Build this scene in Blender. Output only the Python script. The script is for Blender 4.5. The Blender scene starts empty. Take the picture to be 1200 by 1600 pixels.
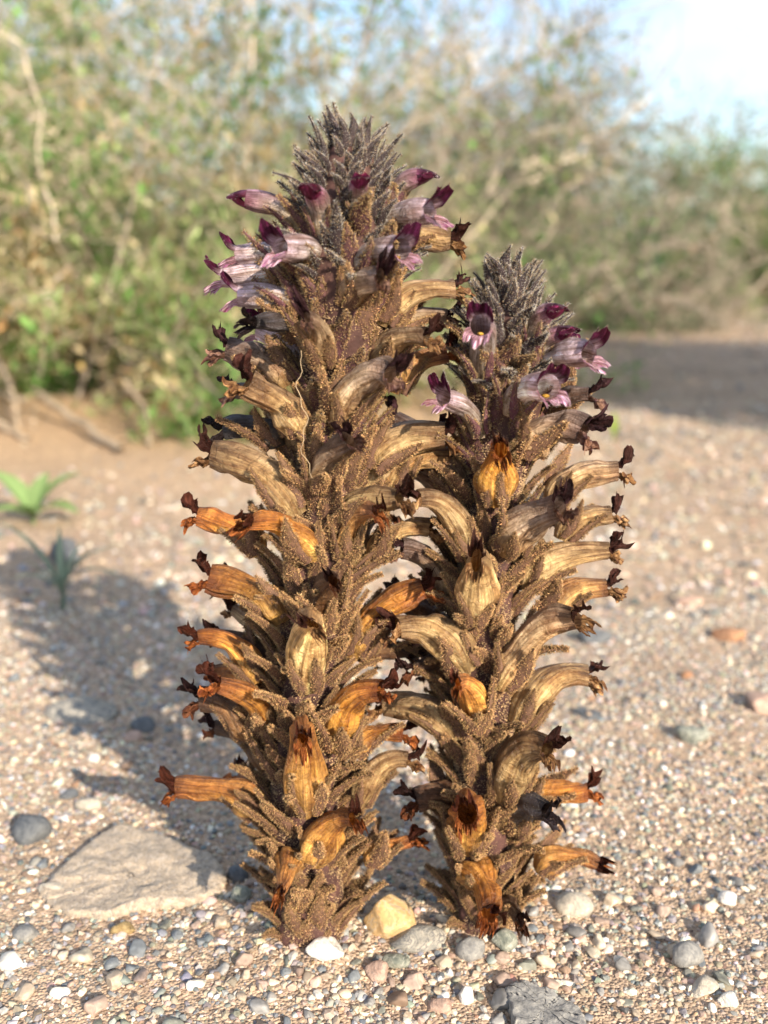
import bpy, math, random
import numpy as np
from mathutils import Matrix, Vector

R = math.radians
random.seed(7)
rng = np.random.default_rng(7)
scene = bpy.context.scene
COL = scene.collection

# ------------------------------------------------------------------ camera
cam_d = bpy.data.cameras.new('camera')
cam = bpy.data.objects.new('camera', cam_d)
COL.objects.link(cam)
cam.location = (0, 0, .173)
cam.rotation_euler = (R(90 - 13.7), 0, 0)
cam_d.sensor_fit = 'VERTICAL'
cam_d.sensor_height = 36
cam_d.sensor_width = 27
cam_d.lens = 35
cam_d.clip_start = .005
cam_d.clip_end = 3000
cam_d.dof.use_dof = True
cam_d.dof.focus_distance = .232
cam_d.dof.aperture_fstop = 11.5
cam_d.dof.aperture_blades = 0
scene.camera = cam

# ------------------------------------------------------------------ light
SUN_EL = R(25)
to_sun = Vector((.51 * math.cos(SUN_EL), -.86 * math.cos(SUN_EL), math.sin(SUN_EL))).normalized()
sun_d = bpy.data.lights.new('sun', 'SUN')
sun_d.energy = 4.4
sun_d.angle = R(.53)
sun_d.color = (1, .87, .69)
sun = bpy.data.objects.new('sun', sun_d)
COL.objects.link(sun)
sun.rotation_euler = (-to_sun).to_track_quat('-Z', 'Y').to_euler()

world = bpy.data.worlds.new('World')
scene.world = world
world.use_nodes = True
nt = world.node_tree
nt.nodes.clear()
wo = nt.nodes.new('ShaderNodeOutputWorld')
bg = nt.nodes.new('ShaderNodeBackground')
bg.inputs['Strength'].default_value = .125
sky = nt.nodes.new('ShaderNodeTexSky')
sky.sky_type = 'NISHITA'
sky.sun_disc = False
sky.sun_elevation = SUN_EL
sky.sun_rotation = math.atan2(to_sun.x, to_sun.y)
sky.air_density = 1.0
sky.dust_density = .6
sky.ozone_density = 1.5
tc = nt.nodes.new('ShaderNodeTexCoord')
mp = nt.nodes.new('ShaderNodeMapping')
mp.inputs['Scale'].default_value = (1, 1, 2.2)
mp.inputs['Location'].default_value = (.35, .1, .2)
cn = nt.nodes.new('ShaderNodeTexNoise')
cn.inputs['Scale'].default_value = 2.6
cn.inputs['Detail'].default_value = 6
cn.inputs['Roughness'].default_value = .55
cr = nt.nodes.new('ShaderNodeValToRGB')
cr.color_ramp.elements[0].position = .44
cr.color_ramp.elements[0].color = (0, 0, 0, 1)
cr.color_ramp.elements[1].position = .62
cr.color_ramp.elements[1].color = (.9, .9, .9, 1)
mx = nt.nodes.new('ShaderNodeMix')
mx.data_type = 'RGBA'
mx.inputs['B'].default_value = (4.3, 4.5, 4.8, 1)
nt.links.new(tc.outputs['Generated'], mp.inputs['Vector'])
nt.links.new(mp.outputs['Vector'], cn.inputs['Vector'])
nt.links.new(cn.outputs['Fac'], cr.inputs['Fac'])
nt.links.new(cr.outputs['Color'], mx.inputs['Factor'])
nt.links.new(sky.outputs['Color'], mx.inputs['A'])
nt.links.new(mx.outputs['Result'], bg.inputs['Color'])
nt.links.new(bg.outputs['Background'], wo.inputs['Surface'])

scene.view_settings.view_transform = 'Standard'
scene.view_settings.look = 'None'
scene.view_settings.gamma = 1
scene.view_settings.use_curve_mapping = False
scene.view_settings.exposure = 1.05
scene.cycles.max_bounces = 6
scene.cycles.transparent_max_bounces = 8

# ------------------------------------------------------------------ helpers
def lerp(a, b, t):
    return a + (b - a) * t

def unit(v):
    return v / np.maximum(np.linalg.norm(v, axis=-1, keepdims=True), 1e-9)

class MB:
    """collects vertices, triangles, quads and vertex colours; build() links ONE mesh object"""
    def __init__(self):
        self.v, self.c, self.t, self.q, self.f, self.n = [], [], [], [], [], 0
    def add(self, v, c, tris=None, quads=None, fib=None):
        v = np.asarray(v, float).reshape(-1, 3)
        c = np.broadcast_to(np.asarray(c, float), (len(v), 3))
        self.v.append(v); self.c.append(c)
        self.f.append(np.zeros((len(v), 3)) if fib is None else np.asarray(fib, float).reshape(-1, 3))
        if tris is not None and len(tris): self.t.append(np.asarray(tris, int) + self.n)
        if quads is not None and len(quads): self.q.append(np.asarray(quads, int) + self.n)
        self.n += len(v)
    def mesh(self, name, mat, smooth=True, scale=1.0):
        V = np.concatenate(self.v) * scale; C = np.concatenate(self.c); F = np.concatenate(self.f)
        T = np.concatenate(self.t) if self.t else np.zeros((0, 3), int)
        Q = np.concatenate(self.q) if self.q else np.zeros((0, 4), int)
        me = bpy.data.meshes.new(name)
        me.vertices.add(len(V)); me.vertices.foreach_set('co', V.astype(np.float32).ravel())
        nl = T.size + Q.size
        me.loops.add(nl)
        me.loops.foreach_set('vertex_index', np.concatenate([T.ravel(), Q.ravel()]).astype(np.int32))
        me.polygons.add(len(T) + len(Q))
        st = np.concatenate([np.arange(len(T)) * 3, T.size + np.arange(len(Q)) * 4]).astype(np.int32)
        me.polygons.foreach_set('loop_start', st)
        me.polygons.foreach_set('use_smooth', np.full(len(st), smooth))
        me.update(calc_edges=True)
        a = me.color_attributes.new('Col', 'FLOAT_COLOR', 'POINT')
        a.data.foreach_set('color', np.concatenate([C, np.ones((len(C), 1))], 1).astype(np.float32).ravel())
        b = me.attributes.new('fib', 'FLOAT_VECTOR', 'POINT')
        b.data.foreach_set('vector', F.astype(np.float32).ravel())
        me.materials.append(mat)
        return me
    def build(self, name, mat, parent=None, smooth=True, scale=1.0):
        return link(name, self.mesh(name, mat, smooth, scale), parent)

def link(name, data, parent=None):
    o = bpy.data.objects.new(name, data)
    COL.objects.link(o)
    if parent is not None: o.parent = parent
    return o

def tag(o, label=None, cat=None, group=None, kind=None):
    if label: o['label'] = label
    if cat: o['category'] = cat
    if group: o['group'] = group
    if kind: o['kind'] = kind
    return o

def grid_quads(nu, nv, wrap=False):
    """vertex index = i*nv + j"""
    i = np.arange(nu - 1)[:, None]
    j = np.arange(nv if wrap else nv - 1)[None, :]
    j2 = (j + 1) % nv
    return np.stack([i * nv + j, i * nv + j2, (i + 1) * nv + j2, (i + 1) * nv + j], -1).reshape(-1, 4)

def perp(D):
    ref = np.where(np.abs(D[:, 2:3]) < .8, np.array([[0, 0, 1.]]), np.array([[1., 0, 0]]))
    A = unit(np.cross(D, ref)); B = np.cross(D, A)
    return A, B

def granules(mb, P, D, ln, r, col, cheap=False):
    """gland-tipped hairs: small elongated octahedra standing on a surface"""
    n = len(P); D = unit(D); A, B = perp(D)
    ln = np.broadcast_to(ln, (n,))[:, None]; r = np.broadcast_to(r, (n,))[:, None]
    if cheap:
        m = P + D * ln * .1
        V = np.stack([m + A * r, m + B * r, m - A * r, m - B * r, P + D * ln], 1)
        f = np.array([[4, 0, 1], [4, 1, 2], [4, 2, 3], [4, 3, 0]])
        T = (np.arange(n)[:, None, None] * 5 + f[None]).reshape(-1, 3)
        mb.add(V.reshape(-1, 3), np.repeat(np.broadcast_to(col, (n, 3)), 5, 0), tris=T); return
    m = P + D * ln * .6
    V = np.stack([P - D * ln * .2, m + A * r, m + B * r, m - A * r, m - B * r, P + D * ln], 1)
    f = np.array([[0, 2, 1], [0, 3, 2], [0, 4, 3], [0, 1, 4], [5, 1, 2], [5, 2, 3], [5, 3, 4], [5, 4, 1]])
    T = (np.arange(n)[:, None, None] * 6 + f[None]).reshape(-1, 3)
    mb.add(V.reshape(-1, 3), np.repeat(np.broadcast_to(col, (n, 3)), 6, 0), tris=T)

def hairs(mb, P, D, ln, r, col):
    n = len(P); D = unit(D); A, B = perp(D)
    ln = np.broadcast_to(ln, (n,))[:, None]
    V = np.stack([P + A * r, P - A * r * .5 + B * r * .87, P - A * r * .5 - B * r * .87, P + D * ln], 1)
    f = np.array([[0, 1, 3], [1, 2, 3], [2, 0, 3]])
    T = (np.arange(n)[:, None, None] * 4 + f[None]).reshape(-1, 3)
    mb.add(V.reshape(-1, 3), np.repeat(np.broadcast_to(col, (n, 3)), 4, 0), tris=T)

def add_tube(mb, pts, rad, col, ns=5):
    pts = np.asarray(pts, float); n = len(pts)
    rad = np.broadcast_to(np.asarray(rad, float), (n,))
    T = unit(np.gradient(pts, axis=0)); A, B = perp(T)
    for k in range(1, n):       # keep the frame from flipping
        a = A[k - 1] - T[k] * np.dot(A[k - 1], T[k]); A[k] = a / max(np.linalg.norm(a), 1e-9); B[k] = np.cross(T[k], A[k])
    th = np.arange(ns) * 2 * math.pi / ns
    V = pts[:, None] + rad[:, None, None] * (np.cos(th)[None, :, None] * A[:, None] + np.sin(th)[None, :, None] * B[:, None])
    col = np.asarray(col, float)
    if col.ndim == 2: col = np.repeat(col, ns, 0)
    mb.add(V.reshape(-1, 3), col, quads=grid_quads(n, ns, True))

def wob(x, y, s=0):
    """smooth 2-D value noise from a few sines, about -1..1"""
    return (np.sin(x * 1.0 + 1.7 * np.sin(y * .73 + s) + s) + np.sin(y * 1.13 + 1.3 * np.sin(x * .61 - s) + 2 * s) +
            .6 * np.sin(x * 2.3 + y * 1.9 + s * 3)) / 2.6

# ------------------------------------------------------------------ materials
def new_mat(name):
    m = bpy.data.materials.new(name); m.use_nodes = True
    n = m.node_tree; n.nodes.clear()
    out = n.nodes.new('ShaderNodeOutputMaterial')
    pb = n.nodes.new('ShaderNodeBsdfPrincipled')
    n.links.new(pb.outputs[0], out.inputs['Surface'])
    return m, n, pb, out

def N(n, t, **kw):
    nd = n.nodes.new(t)
    for k, v in kw.items():
        if k in nd.inputs: nd.inputs[k].default_value = v
        else: setattr(nd, k, v)
    return nd

def attr(n, name='Col'):
    a = n.nodes.new('ShaderNodeAttribute'); a.attribute_name = name; return a

def mixc(n, fac, a, b, mode='MIX'):
    m = n.nodes.new('ShaderNodeMix'); m.data_type = 'RGBA'; m.blend_type = mode
    for s, v in (('Factor', fac), ('A', a), ('B', b)):
        sock = m.inputs[s] if s == 'Factor' else [i for i in m.inputs if i.name == s and i.type == 'RGBA'][0]
        if hasattr(v, 'is_linked') or isinstance(v, bpy.types.NodeSocket): n.links.new(v, sock)
        else: sock.default_value = v
    return [o for o in m.outputs if o.type == 'RGBA'][0]

def ramp(n, fac, *els):
    r = n.nodes.new('ShaderNodeValToRGB'); e = r.color_ramp.elements
    while len(e) < len(els): e.new(.5)
    for k, (p_, c) in enumerate(els):
        e[k].position = p_; e[k].color = (*c, 1) if len(c) == 3 else c
    n.links.new(fac, r.inputs['Fac'])
    return r.outputs['Color']

def bump(n, h, dist, strength=1.0):
    b = N(n, 'ShaderNodeBump', Strength=strength, Distance=dist)
    n.links.new(h, b.inputs['Height']); return b.outputs['Normal']

def mat_petal(name, spec, sheen, trans):
    m, n, pb, out = new_mat(name)
    c = attr(n); fb = attr(n, 'fib')
    oi = n.nodes.new('ShaderNodeObjectInfo')
    sh = n.nodes.new('ShaderNodeVectorMath'); sh.operation = 'ADD'
    n.links.new(fb.outputs['Vector'], sh.inputs[0]); n.links.new(oi.outputs['Random'], sh.inputs[1])
    no = N(n, 'ShaderNodeTexNoise', Scale=2.0, Detail=7.0, Roughness=.72, Distortion=.25)
    n.links.new(sh.outputs[0], no.inputs['Vector'])
    st = ramp(n, no.outputs['Fac'], (.33, (.36, .27, .22)), (.45, (.85, .8, .75)), (.56, (1.15, 1.15, 1.12)), (.68, (1.75, 1.8, 1.85)))
    col = mixc(n, 1.0, c.outputs['Color'], st, 'MULTIPLY')
    lf = N(n, 'ShaderNodeTexNoise', Scale=.75, Detail=2.0)
    n.links.new(sh.outputs[0], lf.inputs['Vector'])
    pt = ramp(n, lf.outputs['Fac'], (.36, (.62, .5, .42)), (.5, (1, 1, 1)), (.64, (1.28, 1.34, 1.45)))
    col = mixc(n, .85, col, pt, 'MULTIPLY')
    g = n.nodes.new('ShaderNodeNewGeometry')
    n2 = N(n, 'ShaderNodeTexNoise', Scale=420.0, Detail=3.0)
    n.links.new(g.outputs['Position'], n2.inputs['Vector'])
    bl = ramp(n, n2.outputs['Fac'], (.35, (.72, .66, .62)), (.6, (1.08, 1.08, 1.06)))
    col = mixc(n, 1.0, col, bl, 'MULTIPLY')
    n.links.new(col, pb.inputs['Base Color'])
    pb.inputs['Roughness'].default_value = .32
    pb.inputs['Sheen Weight'].default_value = sheen
    pb.inputs['Specular IOR Level'].default_value = spec
    n3 = N(n, 'ShaderNodeTexNoise', Scale=330.0, Detail=4.0, Roughness=.6, Distortion=1.5)
    n.links.new(g.outputs['Position'], n3.inputs['Vector'])
    b0 = N(n, 'ShaderNodeBump', Strength=.9, Distance=.0018)
    n.links.new(n3.outputs['Fac'], b0.inputs['Height'])
    b1 = N(n, 'ShaderNodeBump', Strength=.9, Distance=.0009)
    n.links.new(no.outputs['Fac'], b1.inputs['Height']); n.links.new(b0.outputs[0], b1.inputs['Normal'])
    nb = b1.outputs['Normal']
    bt = N(n, 'ShaderNodeTexNoise', Scale=140.0, Detail=5.0, Roughness=.7)
    n.links.new(g.outputs['Position'], bt.inputs['Vector'])
    col = mixc(n, .9, col, ramp(n, bt.outputs['Fac'], (.36, (.66, .54, .46)), (.48, (1.04, 1.04, 1.04)), (.66, (1.32, 1.36, 1.4))), 'MULTIPLY')
    n.links.new(col, pb.inputs['Base Color'])
    n.links.new(nb, pb.inputs['Normal'])
    tr = n.nodes.new('ShaderNodeBsdfTranslucent')
    n.links.new(col, tr.inputs['Color']); n.links.new(nb, tr.inputs['Normal'])
    ms = n.nodes.new('ShaderNodeMixShader'); ms.inputs[0].default_value = trans
    n.links.new(pb.outputs[0], ms.inputs[1]); n.links.new(tr.outputs[0], ms.inputs[2])
    n.links.new(ms.outputs[0], out.inputs['Surface'])
    return m

def mat_attr(name, rough=.8, nscale=None, lo=.7, hi=1.2, bdist=None, spec=.3, trans=0, sheen=0):
    m, n, pb, out = new_mat(name)
    c = attr(n).outputs['Color']
    if nscale:
        tcn = n.nodes.new('ShaderNodeTexCoord')
        no = N(n, 'ShaderNodeTexNoise', Scale=nscale, Detail=5.0, Roughness=.65)
        n.links.new(tcn.outputs['Object'], no.inputs['Vector'])
        rc = ramp(n, no.outputs['Fac'], (.3, (lo,) * 3), (.7, (hi,) * 3))
        c = mixc(n, 1.0, c, rc, 'MULTIPLY')
        if bdist: n.links.new(bump(n, no.outputs['Fac'], bdist), pb.inputs['Normal'])
    n.links.new(c, pb.inputs['Base Color'])
    pb.inputs['Roughness'].default_value = rough
    pb.inputs['Specular IOR Level'].default_value = spec
    pb.inputs['Sheen Weight'].default_value = sheen
    if trans:
        tr = n.nodes.new('ShaderNodeBsdfTranslucent'); n.links.new(c, tr.inputs['Color'])
        ms = n.nodes.new('ShaderNodeMixShader'); ms.inputs[0].default_value = trans
        n.links.new(pb.outputs[0], ms.inputs[1]); n.links.new(tr.outputs[0], ms.inputs[2])
        n.links.new(ms.outputs[0], out.inputs['Surface'])
    return m

M_PETAL = mat_petal('petal', .75, .03, .3)
M_LIP = mat_petal('petal_lip', .12, .0, .25)
M_CRUST = mat_attr('glandular_crust', .75, 900, .75, 1.2)
M_STEM = mat_attr('spike_stem', .75, 500, .7, 1.2, .0004)
M_GRAIN = mat_attr('gravel_grain', .65, 1500, .75, 1.2, None, .4)
M_BARK = mat_attr('shrub_bark', .85, 120, .7, 1.15)
M_LEAF = mat_attr('shrub_leaf', .55, None, trans=.42)

def mat_rock(name, dark, light, scale, vein=None, rough=.75):
    """mottled stone: two mineral colours, a fine grain and optional pale veins"""
    m, n, pb, out = new_mat(name)
    tcn = n.nodes.new('ShaderNodeTexCoord')
    a = N(n, 'ShaderNodeTexNoise', Scale=scale, Detail=8.0, Roughness=.68, Distortion=.6)
    n.links.new(tcn.outputs['Object'], a.inputs['Vector'])
    mid = tuple((x + y) / 2 for x, y in zip(dark, light))
    c = ramp(n, a.outputs['Fac'], (.36, dark), (.5, mid), (.62, light))
    v = N(n, 'ShaderNodeTexVoronoi', Scale=scale * 7)
    n.links.new(tcn.outputs['Object'], v.inputs['Vector'])
    hs = ramp(n, v.outputs['Color'], (.1, (.72, .72, .74)), (.9, (1.18, 1.15, 1.1)))
    c = mixc(n, .8, c, hs, 'MULTIPLY')
    if vein:
        w = N(n, 'ShaderNodeTexNoise', Scale=scale * .7, Detail=4.0, Distortion=2.5)
        n.links.new(tcn.outputs['Object'], w.inputs['Vector'])
        k = ramp(n, w.outputs['Fac'], (.47, (0, 0, 0)), (.5, (1, 1, 1)), (.53, (0, 0, 0)))
        c = mixc(n, k, c, (*vein, 1))
    n.links.new(c, pb.inputs['Base Color'])
    pb.inputs['Roughness'].default_value = rough
    n.links.new(bump(n, a.outputs['Fac'], .0015, .9), pb.inputs['Normal'])
    return m

# ------------------------------------------------------------------ ground
def gz(x, y):
    r2 = (x ** 2 + (y - .235) ** 2)
    near = 1 - np.exp(-r2 / .012)
    heap = .0036 * np.exp(-((x + .0193) ** 2 + (y - .2316) ** 2) / .0003) + .0036 * np.exp(-((x - .0275) ** 2 + (y - .2357) ** 2) / .0003)
    far = np.clip((np.abs(y) + np.abs(x) - .6) / 3, 0, 1)
    return heap + near * (.0016 * wob(x * 45, y * 45, 1) + .0028 * wob(x * 17, y * 17, 4)) + far * .03 * wob(x * 1.7, y * 1.7, 2)

def mat_ground():
    m, n, pb, out = new_mat('desert_sand')
    g = n.nodes.new('ShaderNodeNewGeometry'); P = g.outputs['Position']
    big = N(n, 'ShaderNodeTexNoise', Scale=7.0, Detail=4.0); n.links.new(P, big.inputs['Vector'])
    c = ramp(n, big.outputs['Fac'], (.3, (.385, .295, .22)), (.7, (.49, .38, .285)))
    sp = n.nodes.new('ShaderNodeSeparateXYZ'); n.links.new(P, sp.inputs[0])
    mr = N(n, 'ShaderNodeMapRange'); mr.inputs[1].default_value = .6; mr.inputs[2].default_value = 1.0
    n.links.new(sp.outputs['Y'], mr.inputs[0])
    mr2 = N(n, 'ShaderNodeMapRange'); mr2.inputs[1].default_value = .35; mr2.inputs[2].default_value = .05
    n.links.new(sp.outputs['X'], mr2.inputs[0])
    mm = n.nodes.new('ShaderNodeMath'); mm.operation = 'MULTIPLY'
    n.links.new(mr.outputs[0], mm.inputs[0]); n.links.new(mr2.outputs[0], mm.inputs[1])
    c = mixc(n, mm.outputs[0], c, (.5, .36, .235, 1))
    v1 = N(n, 'ShaderNodeTexVoronoi', Scale=1100.0); n.links.new(P, v1.inputs['Vector'])
    s1 = n.nodes.new('ShaderNodeSeparateColor'); n.links.new(v1.outputs['Color'], s1.inputs[0])
    g1 = ramp(n, s1.outputs[0], (.0, (.55, .52, .52)), (.3, (.9, .86, .82)), (.7, (1.1, 1.05, 1.0)), (1.0, (1.45, 1.42, 1.4)))
    c = mixc(n, .9, c, g1, 'MULTIPLY')
    v2 = N(n, 'ShaderNodeTexVoronoi', Scale=260.0); n.links.new(P, v2.inputs['Vector'])
    s2 = n.nodes.new('ShaderNodeSeparateColor'); n.links.new(v2.outputs['Color'], s2.inputs[0])
    g2 = ramp(n, s2.outputs[1], (.0, (.6, .6, .64)), (.4, (1, .98, .95)), (1.0, (1.25, 1.2, 1.15)))
    c = mixc(n, .55, c, g2, 'MULTIPLY')
    n.links.new(c, pb.inputs['Base Color'])
    pb.inputs['Roughness'].default_value = .9
    pb.inputs['Specular IOR Level'].default_value = .2
    b1 = N(n, 'ShaderNodeBump', Strength=.9, Distance=.0007, invert=True)
    n.links.new(v1.outputs['Distance'], b1.inputs['Height'])
    b2 = N(n, 'ShaderNodeBump', Strength=.5, Distance=.0014, invert=True)
    n.links.new(v2.outputs['Distance'], b2.inputs['Height']); n.links.new(b1.outputs[0], b2.inputs['Normal'])
    n.links.new(b2.outputs[0], pb.inputs['Normal'])
    return m

def ground():
    def axis(c, fine, lim):
        xs = [c]; s = fine
        while xs[-1] < c + lim:
            xs.append(xs[-1] + s)
            if xs[-1] > c + .3: s *= 1.09
        xs = np.array(xs); return np.concatenate([(2 * c - xs[1:])[::-1], xs])
    X, Y = axis(0, .006, 900), axis(.3, .006, 900)
    gx, gy = np.meshgrid(X, Y, indexing='ij')
    mb = MB()
    mb.add(np.stack([gx, gy, gz(gx, gy)], -1), (.4, .3, .2), quads=grid_quads(len(X), len(Y)))
    o = mb.build('ground', mat_ground())
    # normals up
    me = o.data
    if me.polygons[0].normal.z < 0: me.flip_normals()
    tag(o, 'pale tan desert sand under the gravel and both spikes', kind='structure')
    return o
GROUND = ground()

# stones: perturbed icospheres
def ico(sub):
    import bmesh
    bm = bmesh.new(); bmesh.ops.create_icosphere(bm, subdivisions=sub, radius=1)
    V = np.array([v.co[:] for v in bm.verts]); F = np.array([[v.index for v in f.verts] for f in bm.faces])
    bm.free(); return V, F
ICO = {k: ico(k) for k in (1, 2, 3, 4)}
ICO[0] = (np.array([(1., 0, 0), (0, 1, 0), (-1, 0, 0), (0, -1, 0), (0, 0, 1), (0, 0, -1)]),
          np.array([(0, 1, 4), (1, 2, 4), (2, 3, 4), (3, 0, 4), (1, 0, 5), (2, 1, 5), (3, 2, 5), (0, 3, 5)]))

def rock_shape(sub, seed, cuts=7, amp=.12, angular=.75):
    r = np.random.default_rng(seed); V, F = ICO[sub]; V = V.copy()
    for _ in range(cuts):       # chop with random planes -> flat broken faces
        d = unit(r.normal(size=3)); h = r.uniform(angular * .75, angular * 1.1)
        k = V @ d; over = k > h
        V[over] -= np.outer(k[over] - h, d) * .93
    for f_, a in ((2.1, amp), (5.0, amp * .4), (11.0, amp * .16)):
        ph = r.uniform(0, 6, 3)
        n_ = np.sin(V[:, 0] * f_ + ph[0]) * np.sin(V[:, 1] * f_ + ph[1]) + np.sin(V[:, 2] * f_ + ph[2]) * np.cos(V[:, 0] * f_ * 1.3 + ph[1])
        V *= (1 + a * n_)[:, None]
    V /= np.abs(V).max(0)
    return V, F

PEB_COL = {'white': (.6, .56, .5), 'cream': (.5, .43, .33), 'tan': (.4, .32, .24), 'pink': (.42, .31, .25),
           'grey': (.27, .26, .25), 'bluegrey': (.16, .175, .19), 'olive': (.24, .24, .2), 'brown': (.25, .17, .12), 'rust': (.36, .22, .14)}
PK = list(PEB_COL); PW = np.array([.09, .15, .23, .14, .19, .1, .06, .04, .015])

def in_frame(x, y, margin=1.0):
    return np.abs(x) < margin * (.39 * (y * .97 + .041)) + .012

def gravel(name, n, y0, y1, dmin, dmax, sub, label, power=1.6, flat=.75, spread=1.25, seed=0, keep=None):
    r = np.random.default_rng(seed)
    y = np.sqrt(r.uniform(y0 ** 2, y1 ** 2, n)); x = r.uniform(-1, 1, n) * (.41 * (y * .97 + .041)) * spread
    if keep is not None:
        k = keep(x, y, r); x, y = x[k], y[k]; n = len(x)
    d = dmin * (dmax / dmin) ** (r.uniform(0, 1, n) ** power)
    nv = 14; shapes = [rock_shape(sub, seed * 100 + k, 8, .14, .68)[0] for k in range(nv)]
    F = ICO[sub][1]; S = np.stack(shapes); k = r.integers(0, nv, n)
    sc = np.stack([d / 2 * r.uniform(.8, 1.25, n), d / 2 * r.uniform(.8, 1.25, n), d / 2 * flat * r.uniform(.75, 1.2, n)], 1)
    V = S[k] * sc[:, None]
    a = r.uniform(0, 6.28, n); ca, sa = np.cos(a)[:, None], np.sin(a)[:, None]
    tl = r.normal(0, .35, n)[:, None]
    vy, vz = V[..., 1] * np.cos(tl) - V[..., 2] * np.sin(tl), V[..., 1] * np.sin(tl) + V[..., 2] * np.cos(tl)
    V = np.stack([V[..., 0] * ca - vy * sa, V[..., 0] * sa + vy * ca, vz], -1)
    V += np.stack([x, y, gz(x, y) + sc[:, 2] * r.uniform(-.5, .5, n)], 1)[:, None]
    base = np.array([PEB_COL[c] for c in PK])[r.choice(len(PK), n, p=PW / PW.sum())]
    base = base * np.exp(r.normal(0, .32, (n, 1))) * np.exp(r.normal(0, .05, (n, 3)))
    C = np.repeat(base, S.shape[1], 0)
    T = (np.arange(n)[:, None, None] * S.shape[1] + F[None]).reshape(-1, 3)
    mb = MB(); mb.add(V.reshape(-1, 3), np.clip(C, .02, .8), tris=T)
    o = mb.build(name, M_GRAIN, smooth=(sub > 1))
    return tag(o, label, 'gravel', kind='stuff')

def patchy(scale, lo, seed):
    return lambda x, y, r: r.uniform(0, 1, len(x)) < np.clip(lo + .9 * (wob(x * scale, y * scale, seed) * .5 + .5), 0, 1)

def sandy(x, y, r):      # the smooth orange sand in front of the left shrub stays nearly bare
    p = np.clip((.9 - y) / .3, .05, 1); p = np.where(x > .15, 1, p)
    return r.uniform(0, 1, len(x)) < p * np.clip(.45 + .7 * (wob(x * 22, y * 22, 9) * .5 + .5), 0, 1)

gravel('fine_gravel', 66000, .17, .5, .0007, .0026, 1, 'fine sand-coloured grit covering the foreground', 1.4, seed=1, keep=patchy(60, .4, 3))
gravel('coarse_gravel', 9000, .17, .55, .0016, .0042, 2, 'loose mixed gravel scattered round the feet of the spikes', 2.8, seed=2, keep=patchy(38, .05, 5))
gravel('mid_gravel', 46000, .48, 1.3, .0017, .0085, 0, 'blurred gravel behind the spikes', 2.4, seed=3, keep=sandy)
gravel('far_gravel', 16000, 1.2, 4.5, .003, .014, 0, 'blurred stones on the far flat', 2.0, seed=4, spread=1.1,
       keep=lambda x, y, r: r.uniform(0, 1, len(x)) < np.where(x > .1, 1, .15))

# ------------------------------------------------------------------ named stones  (x, y, width mm, height mm)
RK = {
 'buff': mat_rock('buff_stone', (.29, .245, .205), (.56, .45, .33), 320, (.58, .5, .42)),
 'slate': mat_rock('slate_stone', (.075, .085, .1), (.16, .17, .18), 160),
 'yellow': mat_rock('yellow_stone', (.5, .3, .12), (.68, .48, .24), 180, (.5, .4, .28)),
 'white': mat_rock('white_quartz', (.62, .58, .53), (.78, .76, .72), 200),
 'pale': mat_rock('pale_stone', (.4, .36, .3), (.58, .52, .43), 220),
 'grey': mat_rock('grey_stone', (.2, .2, .2), (.34, .33, .31), 220),
 'green': mat_rock('green_stone', (.13, .15, .13), (.33, .34, .28), 260, (.45, .44, .38)),
 'pink': mat_rock('pink_stone', (.4, .26, .2), (.56, .4, .32), 200),
 'rust': mat_rock('rust_stone', (.3, .15, .08), (.45, .25, .14), 200),
 'golden': mat_rock('golden_stone', (.27, .18, .07), (.45, .33, .16), 240),
 'mottled': mat_rock('mottled_stone', (.2, .2, .19), (.47, .43, .36), 260, (.12, .12, .13)),
}
def stone(name, label, x, y, sx, sy, sz, mat, seed, cuts=7, ang=.75, rz=0, tilt=0, sink=.35, sub=3, cat='stone', group=None):
    V, F = rock_shape(sub, seed, cuts, .07, ang)
    mb = MB(); mb.add(V * np.array([sx, sy, sz]) / 2000, (.4, .4, .4), tris=F)
    o = mb.build(name, RK[mat])
    o.location = (x, y, float(gz(np.array(x), np.array(y))) + sz / 2000 * (1 - 2 * sink))
    o.rotation_euler = (tilt, 0, rz)
    return tag(o, label, cat, group)

def slab(label, outline, top, slope, mat, seed, la=.45):
    """flat broken rock from its plan outline (mm): weathered top, ragged edge, half buried"""
    r = np.random.default_rng(seed); P = np.array(outline, float); c = P.mean(0); Q = P - c
    n = 120; k = np.linspace(0, len(Q), n, endpoint=False); Q2 = np.vstack([Q, Q[:1]])
    O = np.stack([np.interp(k, np.arange(len(Q2)), Q2[:, d]) for d in (0, 1)], 1)
    O += r.normal(0, .22, O.shape)
    rings, cols = [], []
    for s_, z in (*[(q_, 0) for q_ in np.linspace(.03, .91, 23)], (.95, -.12), (.99, -.55), (1.0, -1.3), (1.015, -2.4), (1.02, -4.0), (.98, -9)):
        xy = O * s_
        h = .5 * wob(xy[:, 0] * .32, xy[:, 1] * .32, seed) + .3 * wob(xy[:, 0] * .9, xy[:, 1] * .9, seed + 2) 
        lay = la * np.tanh(7 * wob(xy[:, 0] * .09 + 2, xy[:, 1] * .2, seed + 5)) + .12 * wob(xy[:, 0] * 2.3, xy[:, 1] * 2.3, seed + 7)        # layered breaks
        rings.append(np.stack([xy[:, 0], xy[:, 1], top + slope[0] * xy[:, 0] + slope[1] * xy[:, 1] + (h + lay) * (1 if z > -1 else .4) + z * (top / 6)], 1))
    V = np.concatenate(rings); Qd = grid_quads(len(rings), n, True)
    V = np.vstack([V, [[0, 0, rings[0][:, 2].mean()]]]); ctr = len(V) - 1
    T = np.stack([np.full(n, ctr), np.arange(n), (np.arange(n) + 1) % n], 1)
    mb = MB(); mb.add(V * .001, (.4, .4, .4), tris=T, quads=Qd)
    o = mb.build('flat_rock', RK[mat]); o.location = (c[0] * .001, c[1] * .001, 0)
    return tag(o, label, 'rock')
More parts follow.
